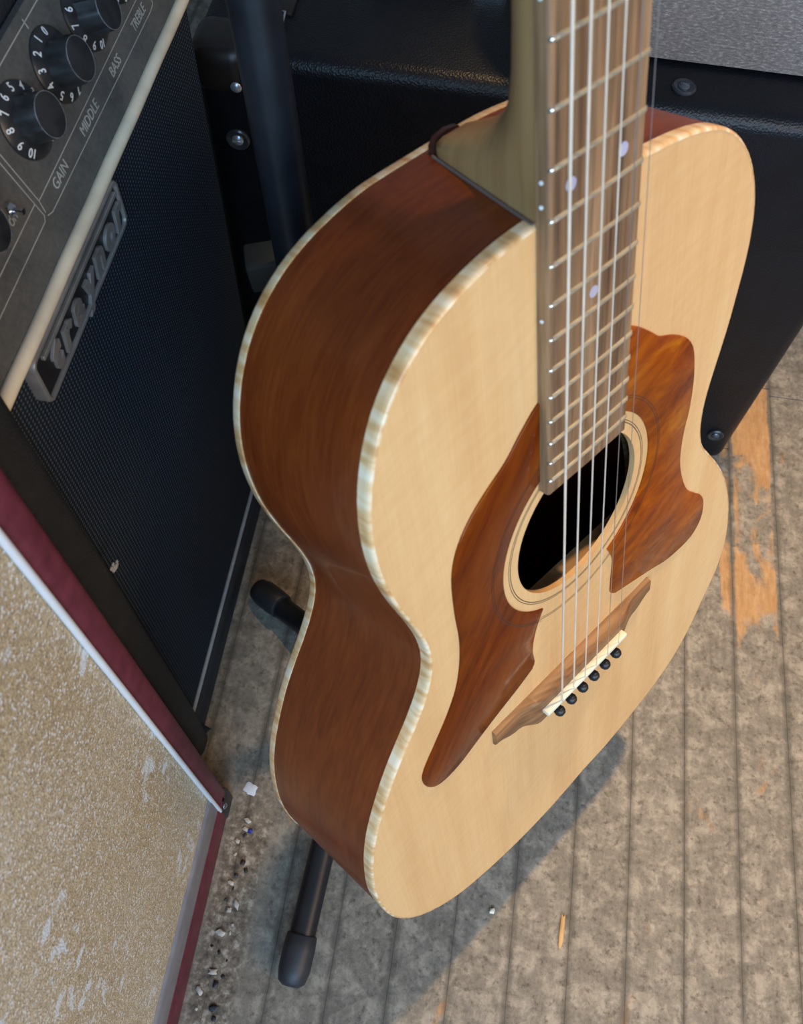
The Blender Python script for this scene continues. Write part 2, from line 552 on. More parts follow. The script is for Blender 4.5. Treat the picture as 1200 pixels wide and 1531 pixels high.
def catmull(pts, n=5, closed=False):
    out = []
    N = len(pts)
    for i in range(N if closed else N - 1):
        g = lambda k: Vector(pts[k % N]) if closed else Vector(pts[min(max(k, 0), N - 1)])
        p0, p1, p2, p3 = g(i - 1), g(i), g(i + 1), g(i + 2)
        for k in range(n):
            t = k / n
            q = 0.5 * ((2 * p1) + (p2 - p0) * t + (2 * p0 - 5 * p1 + 4 * p2 - p3) * t * t + (3 * p1 - p0 - 3 * p2 + p3) * t ** 3)
            out.append(tuple(q))
    if not closed:
        out.append(tuple(pts[-1]))
    return out

def text_bm(body, size, extrude, mw, shear=0.0, bold=0.0, bev=0.0, xscale=1.0, align='CENTER'):
    cu = bpy.data.curves.new('txt', 'FONT')
    cu.body = body
    cu.size = size
    cu.extrude = extrude
    cu.shear = shear
    cu.offset = bold
    cu.bevel_depth = bev
    cu.align_x = align
    cu.align_y = 'CENTER'
    cu.resolution_u = 3
    o = bpy.data.objects.new('txt', cu)
    COL.objects.link(o)
    dg = bpy.context.evaluated_depsgraph_get()
    me = bpy.data.meshes.new_from_object(o.evaluated_get(dg))
    b = bmesh.new()
    b.from_mesh(me)
    bpy.data.objects.remove(o)
    bpy.data.curves.remove(cu)
    bpy.data.meshes.remove(me)
    for v in b.verts:
        v.co.x *= xscale
    bmesh.ops.transform(b, matrix=mw, verts=b.verts)
    return b

def frame(o, x, y, z):
    """4x4 matrix with the given origin and axes"""
    m = Matrix.Identity(4)
    for i, a in enumerate((x, y, z)):
        a = Vector(a)
        for k in range(3):
            m[k][i] = a[k]
    for k in range(3):
        m[k][3] = o[k]
    return m
# body outline of the guitar top (u, v) in metres and the flare of the back edge
OUT = [(-0.0343,0.3124),(-0.0403,0.3121),(-0.0462,0.3115),(-0.0521,0.3106),(-0.0580,0.3094),(-0.0638,0.3080),(-0.0695,0.3064),(-0.0751,0.3044),(-0.0806,0.3020),(-0.0858,0.2992),(-0.0908,0.2959),(-0.0955,0.2922),(-0.0998,0.2882),(-0.1038,0.2838),(-0.1074,0.2791),(-0.1106,0.2741),(-0.1134,0.2688),(-0.1159,0.2634),(-0.1180,0.2578),(-0.1198,0.2521),(-0.1213,0.2463),(-0.1224,0.2405),(-0.1233,0.2346),(-0.1238,0.2286),(-0.1241,0.2227),(-0.1241,0.2167),(-0.1238,0.2107),(-0.1233,0.2048),(-0.1225,0.1989),(-0.1214,0.1930),(-0.1201,0.1871),(-0.1187,0.1814),(-0.1171,0.1756),(-0.1154,0.1699),(-0.1137,0.1641),(-0.1120,0.1584),(-0.1105,0.1526),(-0.1091,0.1468),(-0.1080,0.1410),(-0.1073,0.1351),(-0.1070,0.1292),(-0.1074,0.1233),(-0.1085,0.1175),(-0.1102,0.1119),(-0.1125,0.1064),(-0.1151,0.1011),(-0.1181,0.0959),(-0.1214,0.0910),(-0.1248,0.0861),(-0.1285,0.0814),(-0.1322,0.0767),(-0.1358,0.0719),(-0.1394,0.0671),(-0.1428,0.0622),(-0.1460,0.0572),(-0.1491,0.0521),(-0.1520,0.0469),(-0.1549,0.0416),(-0.1576,0.0363),(-0.1602,0.0309),(-0.1627,0.0255),(-0.1650,0.0200),(-0.1670,0.0143),(-0.1688,0.0086),(-0.1703,0.0029),(-0.1717,-0.0030),(-0.1728,-0.0088),(-0.1738,-0.0147),(-0.1746,-0.0207),(-0.1753,-0.0266),(-0.1758,-0.0325),(-0.1760,-0.0385),(-0.1760,-0.0445),(-0.1757,-0.0505),(-0.1754,-0.0564),(-0.1748,-0.0624),(-0.1741,-0.0683),(-0.1733,-0.0742),(-0.1722,-0.0801),(-0.1709,-0.0859),(-0.1693,-0.0917),(-0.1673,-0.0973),(-0.1651,-0.1029),(-0.1626,-0.1082),(-0.1597,-0.1135),(-0.1566,-0.1186),(-0.1533,-0.1235),(-0.1496,-0.1282),(-0.1457,-0.1328),(-0.1416,-0.1371),(-0.1373,-0.1412),(-0.1327,-0.1450),(-0.1280,-0.1486),(-0.1230,-0.1519),(-0.1179,-0.1550),(-0.1126,-0.1576),(-0.1071,-0.1599),(-0.1015,-0.1620),(-0.0958,-0.1639),(-0.0901,-0.1657),(-0.0843,-0.1673),(-0.0785,-0.1687),(-0.0727,-0.1700),(-0.0668,-0.1712),(-0.0609,-0.1722),(-0.0550,-0.1731),(-0.0491,-0.1737),(-0.0431,-0.1743),(-0.0372,-0.1746),(-0.0312,-0.1748),(-0.0252,-0.1750),(-0.0192,-0.1749),(-0.0133,-0.1746),(-0.0073,-0.1741),(-0.0014,-0.1735),(0.0046,-0.1727),(0.0105,-0.1720),(0.0164,-0.1715),(0.0224,-0.1714),(0.0283,-0.1715),(0.0343,-0.1716),(0.0403,-0.1714),(0.0462,-0.1708),(0.0521,-0.1700),(0.0580,-0.1690),(0.0639,-0.1679),(0.0697,-0.1667),(0.0756,-0.1654),(0.0814,-0.1640),(0.0872,-0.1625),(0.0929,-0.1608),(0.0986,-0.1589),(0.1042,-0.1569),(0.1097,-0.1546),(0.1151,-0.1520),(0.1202,-0.1490),(0.1251,-0.1456),(0.1297,-0.1419),(0.1340,-0.1378),(0.1380,-0.1334),(0.1417,-0.1287),(0.1451,-0.1238),(0.1483,-0.1188),(0.1512,-0.1135),(0.1539,-0.1082),(0.1565,-0.1029),(0.1592,-0.0975),(0.1621,-0.0923),(0.1649,-0.0870),(0.1678,-0.0818),(0.1703,-0.0764),(0.1724,-0.0708),(0.1739,-0.0651),(0.1750,-0.0593),(0.1758,-0.0533),(0.1763,-0.0474),(0.1763,-0.0415),(0.1759,-0.0355),(0.1753,-0.0296),(0.1745,-0.0236),(0.1735,-0.0178),(0.1723,-0.0119),(0.1710,-0.0060),(0.1696,-0.0002),(0.1680,0.0055),(0.1663,0.0112),(0.1643,0.0169),(0.1623,0.0225),(0.1600,0.0281),(0.1576,0.0335),(0.1551,0.0389),(0.1524,0.0443),(0.1495,0.0495),(0.1464,0.0546),(0.1432,0.0597),(0.1399,0.0647),(0.1365,0.0696),(0.1330,0.0744),(0.1296,0.0793),(0.1261,0.0842),(0.1226,0.0890),(0.1195,0.0940),(0.1169,0.0993),(0.1150,0.1048),(0.1136,0.1106),(0.1129,0.1164),(0.1126,0.1223),(0.1128,0.1282),(0.1135,0.1341),(0.1146,0.1400),(0.1160,0.1458),(0.1176,0.1515),(0.1193,0.1573),(0.1210,0.1630),(0.1227,0.1687),(0.1243,0.1745),(0.1257,0.1803),(0.1270,0.1861),(0.1281,0.1920),(0.1292,0.1979),(0.1303,0.2037),(0.1313,0.2096),(0.1321,0.2155),(0.1326,0.2215),(0.1328,0.2275),(0.1326,0.2334),(0.1321,0.2394),(0.1312,0.2452),(0.1298,0.2510),(0.1280,0.2567),(0.1258,0.2622),(0.1232,0.2676),(0.1202,0.2728),(0.1169,0.2777),(0.1132,0.2823),(0.1091,0.2867),(0.1047,0.2907),(0.1000,0.2943),(0.0950,0.2975),(0.0897,0.3002),(0.0842,0.3024),(0.0785,0.3042),(0.0728,0.3058),(0.0669,0.3071),(0.0610,0.3082),(0.0551,0.3091),(0.0492,0.3099),(0.0433,0.3106),(0.0373,0.3113),(0.0314,0.3119),(0.0255,0.3123),(0.0195,0.3125),(0.0135,0.3125),(0.0075,0.3125),(0.0016,0.3125),(-0.0044,0.3125),(-0.0104,0.3125),(-0.0164,0.3125),(-0.0224,0.3125),(-0.0283,0.3125)]
BOFF = [-0.0003,-0.0003,-0.0004,-0.0005,-0.0005,-0.0006,-0.0005,-0.0005,-0.0004,-0.0002,0,0.0003,0.0006,0.0009,0.0012,0.0015,0.0018,0.0021,0.0024,0.0027,0.0029,0.0031,0.0032,0.0033,0.0034,0.0034,0.0034,0.0034,0.0034,0.0034,0.0034,0.0034,0.0035,0.0035,0.0036,0.0037,0.0038,0.004,0.0042,0.0045,0.0047,0.005,0.0052,0.0054,0.0055,0.0057,0.0057,0.0057,0.0056,0.0055,0.0053,0.0051,0.0049,0.0047,0.0045,0.0042,0.004,0.0038,0.0036,0.0035,0.0033,0.0031,0.003,0.0029,0.0028,0.0027,0.0026,0.0025,0.0025,0.0024,0.0024,0.0024,0.0024,0.0024,0.0024,0.0024,0.0024,0.0024,0.0023,0.0023,0.0023,0.0023,0.0022,0.0022,0.002,0.0019,0.0017,0.0015,0.0012,0.0009,0.0006,0.0004,0.0002,0.0001,0.0001,0,0,0,0,0,0,0,0,0,0,0,0,0,0,0,0,0,0,0,0,0,0,0,0,0,0,0,0,0,0,0,0,0,0,0,0,0,0,0,0,0,0,0,0,0,0,0,0,0,0,0,0,0,0,0,0,0,0,0,0,0,0,0,0,0,0,0,0,0,0,0,0,0,0,0,0,0,0,0,0,0,0,0,0,0,0,0,0,0,0,0,0,0,0,0,0,0,0,0,0,0,0,0,0,0,0,0,0,0,0,0,0,0,0,0,0,0,0,0,0,0,0,0,0,0,0,0.0001,0.0001,0.0002,0.0003,0.0003,0.0004,0.0004,0.0004,0.0004,0.0004,0.0004,0.0004,0.0003,0.0003,0.0002,0.0001,0,-0.0001,-0.0002]

# ================================================================== the setting
def struct(o, label):
    o['kind'] = 'structure'
    o['label'] = label
    return o

flo = thing('floor', 'worn grey-brown strip wood floor', 'floor', (0, 0, -0.012))
del flo['category']
struct(flo, 'worn grey-brown strip wood floor under the guitar stand and cabinets')
finish('subfloor', box((-1.05, -0.75, -0.05), (1.30, 1.45, -0.012)), MAT['subfloor'], flo, 0)
PITCH = 0.0487
x0 = 0.2585
for k in range(-27, 22):
    xa = x0 + k * PITCH
    y = -0.75 - random.random() * 0.5
    if k == 1:
        y = -1.13
    while y < 1.45:
        ln = random.uniform(1.5, 2.4)
        ya, yb = max(y, -0.75), min(y + ln, 1.45)
        if yb - ya > 0.02:
            dz = random.uniform(-0.0002, 0.0)
            gap = 0.00002
            b = box((xa + gap, ya + 0.0006, -0.012), (xa + PITCH - gap, yb - 0.0006, dz), 0.0003, 1)
            finish('plank', b, MAT['floor'], flo, 30)
        y += ln
struct(finish('wall_back', box((-1.05, 1.45, -0.05), (1.30, 1.55, 2.7)), MAT['wall'], None, 0), 'plain painted wall behind the cabinets')
struct(finish('wall_left', box((-1.15, -0.75, -0.05), (-1.05, 1.55, 2.7)), MAT['wall'], None, 0), 'plain painted wall beyond the amplifiers')

# ================================================================== the acoustic guitar
# guitar axes: u across towards the treble side, v along the neck, w out of the top; saddle at v = 0
GR = Matrix(((0.60287803, -0.19206833, 0.77436932),
             (0.79591761, 0.21200775, -0.56706955),
             (-0.0552562, 0.95820795, 0.28068538)))
GT = Vector((0.09458948, 0.19889887, 0.30898275))
GBASE = Vector((0, -0.175, -0.045))
GM = Matrix.Translation(GT) @ GR.to_4x4()
guitar = thing('acoustic_guitar', 'small-bodied acoustic guitar with pale spruce top, red-brown sides and two tortoiseshell pickguards', 'guitar',
               GM @ GBASE, GR)
GLOC = Matrix.Translation(-GBASE)

def gpart(name, bm, mat, parent=None, smooth=40, label=None):
    """bm is in guitar coordinates"""
    bmesh.ops.transform(bm, matrix=GLOC, verts=bm.verts)
    return finish(name, bm, mat, parent or guitar, smooth, label, None, False)

def g2w(u, v, w):
    return GM @ Vector((u, v, w))

N = len(OUT)
HC = Vector((0.0015, 0.1354))
HOLE_R = 0.0465
def depth(v):
    return 0.088 - 0.029 * v
def normal2(i, L=OUT):
    a = Vector(L[i - 1]); c = Vector(L[(i + 1) % N])
    t = (c - a).normalized()
    return Vector((t.y, -t.x))
NRM = [normal2(i) for i in range(N)]
ARC = [0.0]
for i in range(N):
    ARC.append(ARC[-1] + (Vector(OUT[(i + 1) % N]) - Vector(OUT[i])).length)

def ringpt(i, off, w, mixb=0.0):
    i %= N
    q = Vector(OUT[i]) + NRM[i] * (off + BOFF[i] * mixb)
    return (q.x, q.y, w)

def strip(levels, idx, closed=False, uvs=True):
    """loft along the body edge: levels = [f(i) -> point], idx = outline indices"""
    b = bmesh.new()
    uvl = b.loops.layers.uv.new('UVMap')
    rows = [[b.verts.new(f(i)) for i in idx] for f in levels]
    n = len(idx)
    hgt = [0.0]
    for a, c in zip(rows[:-1], rows[1:]):
        hgt.append(hgt[-1] + (a[0].co - c[0].co).length)
    for r in range(len(rows) - 1):
        for k in range(n if closed else n - 1):
            k2 = (k + 1) % n
            f = b.faces.new((rows[r][k], rows[r + 1][k], rows[r + 1][k2], rows[r][k2]))
            s0 = ARC[idx[k] % N] if idx[k] < N else ARC[idx[k] - N] + ARC[-1]
            s1 = s0 + ARC[(idx[k] % N) + 1] - ARC[idx[k] % N]
            for lp, uv in zip(f.loops, ((s0, hgt[r]), (s0, hgt[r + 1]), (s1, hgt[r + 1]), (s1, hgt[r]))):
                lp[uvl].uv = uv
    return b

ALL = list(range(N))
# --- soundboard with its sound hole
b = bmesh.new()
rows = []
for t in (0.0, 0.12, 0.3, 0.5, 0.7, 0.88, 1.0):
    row = []
    for i in ALL:
        o = Vector(ringpt(i, -0.0010, 0)[:2])
        h = HC + (o - HC).normalized() * HOLE_R
        q = o.lerp(h, t)
        row.append(b.verts.new((q.x, q.y, 0.0)))
    rows.append(row)
row = []
for v in rows[-1]:
    row.append(b.verts.new((v.co.x, v.co.y, -0.0032)))
rows.append(row)
row = []
for i in ALL:
    q = ringpt(i, -0.003, 0)
    row.append(b.verts.new((q[0], q[1], -0.0032)))
rows.append(row)
for r0, r1 in zip(rows[:-1], rows[1:]):
    for k in range(N):
        b.faces.new((r0[k], r0[(k + 1) % N], r1[(k + 1) % N], r1[k]))
gpart('soundboard', b, MAT['spruce'], smooth=30, label='pale spruce top')

BF, BB = 0.0064, 0.0050
lv = [lambda i: ringpt(i, -0.0012, 0.0001), lambda i: ringpt(i, -0.0004, -0.0001), lambda i: ringpt(i, 0.0002, -0.0009),
      lambda i: ringpt(i, 0.0003, -0.003), lambda i: ringpt(i, 0.0003, -BF), lambda i: ringpt(i, -0.003, -BF)]
gpart('front_binding', strip(lv, ALL, True), MAT['maple'], smooth=50, label='flamed maple binding around the top')

def side_level(s):
    def f(i):
        i %= N
        D = depth(OUT[i][1])
        w = -BF - (D - BF - BB) * s
        return ringpt(i, 0.0, w, -w / D)
    return f
tail = min(range(N), key=lambda i: abs(OUT[i][0] - 0.001) + (0 if OUT[i][1] < 0 else 9))
neck_i = min(range(N), key=lambda i: abs(OUT[i][0] - 0.001) + (0 if OUT[i][1] > 0.2 else 9))
lv = [side_level(k / 6) for k in range(7)]
seqA = list(range(neck_i - N if neck_i > N // 2 else neck_i, tail + 1))
seqA = [i % N for i in seqA]
seqB = [i % N for i in range(tail, (neck_i if neck_i > tail else neck_i + N) + 1)]
gpart('side', strip(lv, seqA), MAT['mahogany'], smooth=60, label='glossy red-brown bass side')
gpart('side', strip(lv, seqB), MAT['mahogany'], smooth=60, label='glossy red-brown treble side')

def back_level(off, dw):
    def f(i):
        D = depth(OUT[i % N][1])
        return ringpt(i, off, -D + dw, 1.0)
    return f
lv = [back_level(-0.003, BB), back_level(0.0003, BB), back_level(0.0003, 0.0012), back_level(-0.0003, 0.0003), back_level(-0.0016, 0.0)]
gpart('back_binding', strip(lv, ALL, True), MAT['maple'], smooth=50, label='flamed maple binding around the back')
BC = Vector((0.0, 0.06))
def back_ring(t):
    def f(i):
        q = Vector(back_level(-0.0014, 0.0002)(i))
        p2 = Vector((q.x, q.y)).lerp(BC, t)
        return (p2.x, p2.y, q.z * (1 - t) - depth(BC.y) * t - 0.008 * math.sin(t * PI / 2))
    return f
gpart('back', strip([back_ring(t) for t in (0, 0.15, 0.35, 0.6, 0.85, 0.999)], ALL, True), MAT['mahogany'], smooth=60, label='red-brown back')
# cross brace and back brace seen through the sound hole
gpart('brace', box((-0.098, 0.076, -0.014), (0.100, 0.085, -0.0032), 0.001), MAT['neck'], label='pale inner brace')
gpart('brace', box((-0.085, 0.118, -depth(0.12) + 0.002 - 0.006), (0.085, 0.128, -depth(0.12) + 0.010), 0.002), MAT['neck'], label='pale inner brace')

# --- neck with its heel
def half_w(v):
    return 0.0260 - 0.0126 * (v - 0.316) * 1.0 + 0.0004
DEP = [(0.3122, 0.0690), (0.3170, 0.0683), (0.3205, 0.0645), (0.3240, 0.0565), (0.3280, 0.0470), (0.3330, 0.0385), (0.3395, 0.0310), (0.348, 0.0262),
       (0.360, 0.0233), (0.376, 0.0220), (0.42, 0.0212), (0.50, 0.0205), (0.58, 0.0195), (0.618, 0.0190), (0.640, 0.0185)]
def dep(v):
    for (a, da), (c, dc) in zip(DEP[:-1], DEP[1:]):
        if v <= c:
            return da + (dc - da) * (v - a) / (c - a)
    return DEP[-1][1]
b = bmesh.new()
vs = [0.3122, 0.315, 0.3170, 0.319, 0.3205, 0.3225, 0.3240, 0.326, 0.328, 0.330, 0.333, 0.336, 0.3395, 0.3435, 0.348, 0.354, 0.360, 0.368, 0.376, 0.40, 0.42, 0.46, 0.50, 0.54, 0.58, 0.618, 0.640]
rows = []
for v in vs:
    hw = half_w(v) - 0.0002
    D = dep(v)
    hk = min(1.0, max(0.0, (D - 0.0225) / 0.045))
    row = []
    for k in range(25):
        a = PI * k / 24
        cu, sn = math.cos(a), math.sin(a)
        s = abs(sn) ** 0.9
        u_n = cu
        # heel: flat flanks that taper to a narrow rounded foot
        s_h = min(1.0, (1 - abs(1 - 2 * k / 24)) * 1.12)
        taper = 1 - 0.66 * s_h
        u_h = math.copysign(taper, cu) if s_h < 1.0 else math.copysign(0.34 * min(1, abs(1 - 2 * k / 24) / 0.107), cu if k != 12 else 1)
        if k == 12:
            u_h = 0.0
        row.append(b.verts.new(((u_n * (1 - hk) + u_h * hk) * hw, v, -D * (s * (1 - hk) + s_h * hk))))
    rows.append(row)
for r0, r1 in zip(rows[:-1], rows[1:]):
    for k in range(24):
        b.faces.new((r0[k], r0[k + 1], r1[k + 1], r1[k]))
    b.faces.new((r0[24], r0[0], r1[0], r1[24]))
b.faces.new(rows[0])
b.faces.new(rows[-1])
gpart('neck', b, MAT['neck'], smooth=50, label='satin pale brown neck with pointed heel')
capw = half_w(0.312) * 0.34
poly = [(-capw, 0.3124), (capw, 0.3124), (capw * 0.98, 0.3160), (capw * 0.7, 0.3188), (0, 0.3198), (-capw * 0.7, 0.3188), (-capw * 0.98, 0.3160)]
gpart('heel_cap', prism(poly, -0.0712, -0.0686), MAT['heelcap'], label='dark heel cap')
# thin line of finish along the heel joint
b = bmesh.new()
for sgn in (-1, 1):
    a = (sgn * (half_w(0.312) + 0.0004), 0.3128, -0.0015)
    c = (sgn * (half_w(0.312) * 0.36 + 0.0004), 0.3128, -0.0680)
    tube([a, c], 0.0007, 6, b)
gpart('heel_joint', b, MAT['joint'], label='dark joint line along the heel')

# --- fingerboard, nut, headstock
FE = 0.1790
b = bmesh.new()
vv = [FE, 0.25, 0.3125, 0.42, 0.52, 0.632]
prof = lambda h: [(-h, 0.0001), (-h, 0.0045), (-h + 0.0003, 0.0054), (-h + 0.0011, 0.0060), (0, 0.0064), (h - 0.0011, 0.0060), (h - 0.0003, 0.0054), (h, 0.0045), (h, 0.0001)]
rows = [[b.verts.new((u, v, w)) for u, w in prof(half_w(v) + 0.0006)] for v in vv]
for r0, r1 in zip(rows[:-1], rows[1:]):
    for k in range(9):
        b.faces.new((r0[k], r0[(k + 1) % 9], r1[(k + 1) % 9], r1[k]))
b.faces.new(rows[0]); b.faces.new(rows[-1])
fb = gpart('fingerboard', b, MAT['fretboard'], smooth=35, label='brown striped wooden fingerboard')
SCALE = 0.632
for n in range(1, 22):
    v = SCALE * 2 ** (-n / 12)
    h = half_w(v)
    b = bmesh.new()
    rows = []
    for u, sc in ((-h - 0.0005, 0.15), (-h + 0.0005, 0.75), (-h + 0.0016, 1.0), (0, 1.0), (h - 0.0016, 1.0), (h - 0.0005, 0.75), (h + 0.0004, 0.15)):
        wb = 0.0058 if abs(u) > h - 0.001 else 0.0060
        rows.append([b.verts.new((u, v + math.cos(a) * 0.0009, wb + (0.0004 if u == 0 else 0) + math.sin(a) * 0.0013 * sc)) for a in [PI * k / 6 for k in range(7)]])
    for r0, r1 in zip(rows[:-1], rows[1:]):
        for k in range(6):
            b.faces.new((r0[k], r0[k + 1], r1[k + 1], r1[k]))
    f = gpart('fret', b, MAT['fret'], fb, smooth=60)
    e = bmesh.new()
    bmesh.ops.create_icosphere(e, subdivisions=2, radius=1.0)
    for q in e.verts:
        q.co = Vector((-h + 0.0006 + q.co.x * 0.0013, v + q.co.y * 0.0012, 0.0062 + q.co.z * 0.0010))
    gpart('fret_end', e, MAT['fret_end'], fb, smooth=60)
def frmid(n):
    return 0.5 * SCALE * (2 ** (-n / 12) + 2 ** (-(n - 1) / 12))
for n, us in ((3, (0,)), (5, (0,)), (7, (0,)), (9, (0,)), (12, (-0.0155, 0.0135)), (15, (-0.0008,))):
    for u in us:
        gpart('inlay_dot', lathe([(0.0, 0.0066), (0.0026, 0.0066), (0.0028, 0.0060)], Matrix.Translation((u, frmid(n), -0.0001)), 20), MAT['pearl'], fb)
for n, offs in ((3, (0,)), (5, (0,)), (7, (0,)), (9, (0,)), (12, (-0.0045, 0.0045)), (15, (0,))):
    for d in offs:
        v = frmid(n) + d
        gpart('side_dot', lathe([(0.0, 0.0004), (0.0008, 0.0004), (0.0008, -0.001)], frame((-half_w(v) - 0.0006, v, 0.0027), (0, 1, 0), (0, 0, 1), (-1, 0, 0)), 12), MAT['sidedot'], fb)
gpart('nut', box((-0.0222, 0.632, 0.0), (0.0222, 0.637, 0.0088), 0.0006), MAT['bone'], label='bone nut')
hs = frame((0, 0.637, 0.0), (1, 0, 0), (0, math.cos(0.24), -math.sin(0.24)), (0, math.sin(0.24), math.cos(0.24)))
poly = catmull([(-0.0222, 0.0), (-0.028, 0.02), (-0.0345, 0.04), (-0.036, 0.09), (-0.034, 0.155), (-0.018, 0.168), (0, 0.172), (0.018, 0.168), (0.034, 0.155), (0.036, 0.09), (0.0345, 0.04), (0.028, 0.02), (0.0222, 0.0)], 3)
hd = gpart('headstock', prism(poly, -0.015, 0.0, hs, 0.001), MAT['fretboard'], label='brown headstock')
STRING_U = [-0.0264 + 0.01095 * i for i in range(6)]
NUT_U = [-0.0178 + 0.00715 * i for i in range(6)]
HEAD = []
for i in range(6):
    sx = -1 if i < 3 else 1
    k = i if i < 3 else 5 - i
    c = hs @ Vector((sx * 0.021, 0.045 + 0.042 * k, 0.0))
    HEAD.append(hs @ Vector((sx * 0.021 - sx * 0.003, 0.045 + 0.042 * k, 0.006)))
    b = lathe([(0.0, 0.011), (0.0028, 0.011), (0.003, 0.002), (0.005, 0.001), (0.005, -0.002)], hs @ Matrix.Translation((sx * 0.021, 0.045 + 0.042 * k, 0)), 14)
    tube([hs @ Vector((sx * 0.03, 0.045 + 0.042 * k, -0.018)), hs @ Vector((sx * 0.052, 0.045 + 0.042 * k, -0.018))], 0.003, 10, b)
    box((sx * 0.056 - 0.006, 0.045 + 0.042 * k - 0.009, -0.022), (sx * 0.056 + 0.006, 0.045 + 0.042 * k + 0.009, -0.014), 0.003, 2, b, hs)
    box((sx * 0.024 - 0.008, 0.045 + 0.042 * k - 0.008, -0.023), (sx * 0.024 + 0.008, 0.045 + 0.042 * k + 0.008, -0.015), 0.002, 2, b, hs)
    gpart('tuning_machine', b, MAT['chrome'], hd)

# --- rosette rings
def ring_bm(r, width, over):
    """flat inlaid ring; where it crosses a pickguard it lies on the guard"""
    b = bmesh.new()
    n = 180
    rows = [[], []]
    for k in range(n):
        a = k * 2 * PI / n
        deg = math.degrees(a)
        on = over and (deg < 65 or deg > 296 or 117 < deg < 243)
        for row, rr in zip(rows, (r - width / 2, r + width / 2)):
            row.append(b.verts.new((HC.x + rr * math.cos(a), HC.y + rr * math.sin(a), 0.00119 if on else 0.00009)))
    for k in range(n):
        b.faces.new((rows[0][k], rows[0][(k + 1) % n], rows[1][(k + 1) % n], rows[1][k]))
    return b
for r, wd, h in ((0.0520, 0.00045, False), (0.0532, 0.00035, False), (0.0650, 0.0003, True), (0.0663, 0.0003, True)):
    gpart('rosette_ring', ring_bm(r, wd, h), MAT['ring'], smooth=0, label='thin dark ring around the sound hole')

# --- pickguards
PGR_IN = 0.0577
def arc(a0, a1, n):
    return [(HC.x + PGR_IN * math.cos(a0 + (a1 - a0) * k / n), HC.y + PGR_IN * math.sin(a0 + (a1 - a0) * k / n)) for k in range(n + 1)]
PL = [(-0.0265, 0.2325), (-0.0324, 0.2290), (-0.0408, 0.2220), (-0.0500, 0.2135), (-0.0628, 0.2060), (-0.0747, 0.1970), (-0.0834, 0.1850), (-0.0878, 0.1699),
      (-0.0888, 0.1458), (-0.0882, 0.1240), (-0.0903, 0.1043), (-0.0951, 0.0869), (-0.1036, 0.0714), (-0.1138, 0.0574), (-0.1245, 0.0430), (-0.1273, 0.0329),
      (-0.1243, 0.0214), (-0.1163, 0.0140), (-0.1018, 0.0140), (-0.0840, 0.0210), (-0.0664, 0.0276), (-0.0507, 0.0329), (-0.0380, 0.0384)]
PL2 = [(-0.0380, 0.0384), (-0.0358, 0.0435), (-0.0371, 0.0567), (-0.0343, 0.0711), (-0.0284, 0.0845)]
a_lo = math.atan2(0.0845 - HC.y, -0.0284 - HC.x)
a_hi = PI - math.acos((0.0250 + HC.x) / PGR_IN)
poly = catmull(PL, 4)[:-1] + catmull(PL2, 4)[:-1] + arc(a_lo + 2 * PI, a_hi, 28) + [(-0.0250, 0.2325)]
gpart('pickguard', prism(poly, 0.0, 0.0011, None, 0.0006), MAT['tortoise_shaded'], smooth=35, label='long tortoiseshell pickguard on the bass side, toned red-brown for shade')
PR = [(0.0262, 0.2355), (0.0330, 0.2340), (0.0395, 0.2300), (0.0456, 0.2250), (0.0531, 0.2181), (0.0591, 0.2125), (0.0705, 0.2063), (0.0814, 0.1985), (0.0891, 0.1894), (0.0930, 0.1793), (0.0959, 0.1609),
      (0.0957, 0.1414), (0.0932, 0.1255), (0.0932, 0.1057), (0.0976, 0.0879), (0.1062, 0.0688), (0.1171, 0.0560), (0.1251, 0.0475), (0.1300, 0.0378), (0.1310, 0.0230),
      (0.1251, 0.0130), (0.1141, 0.0095), (0.0943, 0.0115), (0.0768, 0.0183), (0.0560, 0.0258), (0.0381, 0.0323)]
PR2 = [(0.0381, 0.0323), (0.0338, 0.0375), (0.0334, 0.0476), (0.0337, 0.0654), (0.0326, 0.0727), (0.0276, 0.0838)]
a_lo = math.atan2(0.0838 - HC.y, 0.0276 - HC.x)
a_hi = math.acos((0.0250 - HC.x) / PGR_IN)
poly = catmull(PR, 4)[:-1] + catmull(PR2, 4)[:-1] + arc(a_lo, a_hi, 28) + [(0.0250, 0.2355)]
gpart('pickguard', prism(poly, 0.0, 0.0011, None, 0.0006), MAT['tortoise'], smooth=35, label='amber tortoiseshell pickguard on the treble side')

# --- bridge, saddle, pins, strings
def sstep(a, c, x):
    t = min(1, max(0, (x - a) / (c - a)))
    return t * t * (3 - 2 * t)
b = bmesh.new()
rows = []
for k in range(49):
    u = -0.0735 + 0.147 * k / 48
    au = abs(u)
    h = 0.0088 - 0.0052 * sstep(0.036, 0.056, au)
    vf = 0.0128
    vr = -0.0200 + 0.0105 * sstep(0.036, 0.054, au) + 0.0080 * sstep(0.056, 0.0735, au)
    vm = max(vr + 0.004, -0.006)
    rows.append([b.verts.new((u, v, w)) for v, w in ((vf, 0.0), (vf - 0.0006, h * 0.82), (vf - 0.0020, h), (vm, h * 0.98), (vr + 0.0012, h * 0.62), (vr, h * 0.45), (vr, 0.0))])
for r0, r1 in zip(rows[:-1], rows[1:]):
    for k in range(7):
        b.faces.new((r0[k], r0[(k + 1) % 7], r1[(k + 1) % 7], r1[k]))
b.faces.new(rows[0]); b.faces.new(rows[-1])
br = gpart('bridge', b, MAT['bridge'], smooth=40, label='walnut-brown bridge with tapering wings')
gpart('saddle', box((-0.0388, -0.0016, 0.0070), (0.0372, 0.0024, 0.0130), 0.0009, 2), MAT['bone'], br, label='bone saddle')
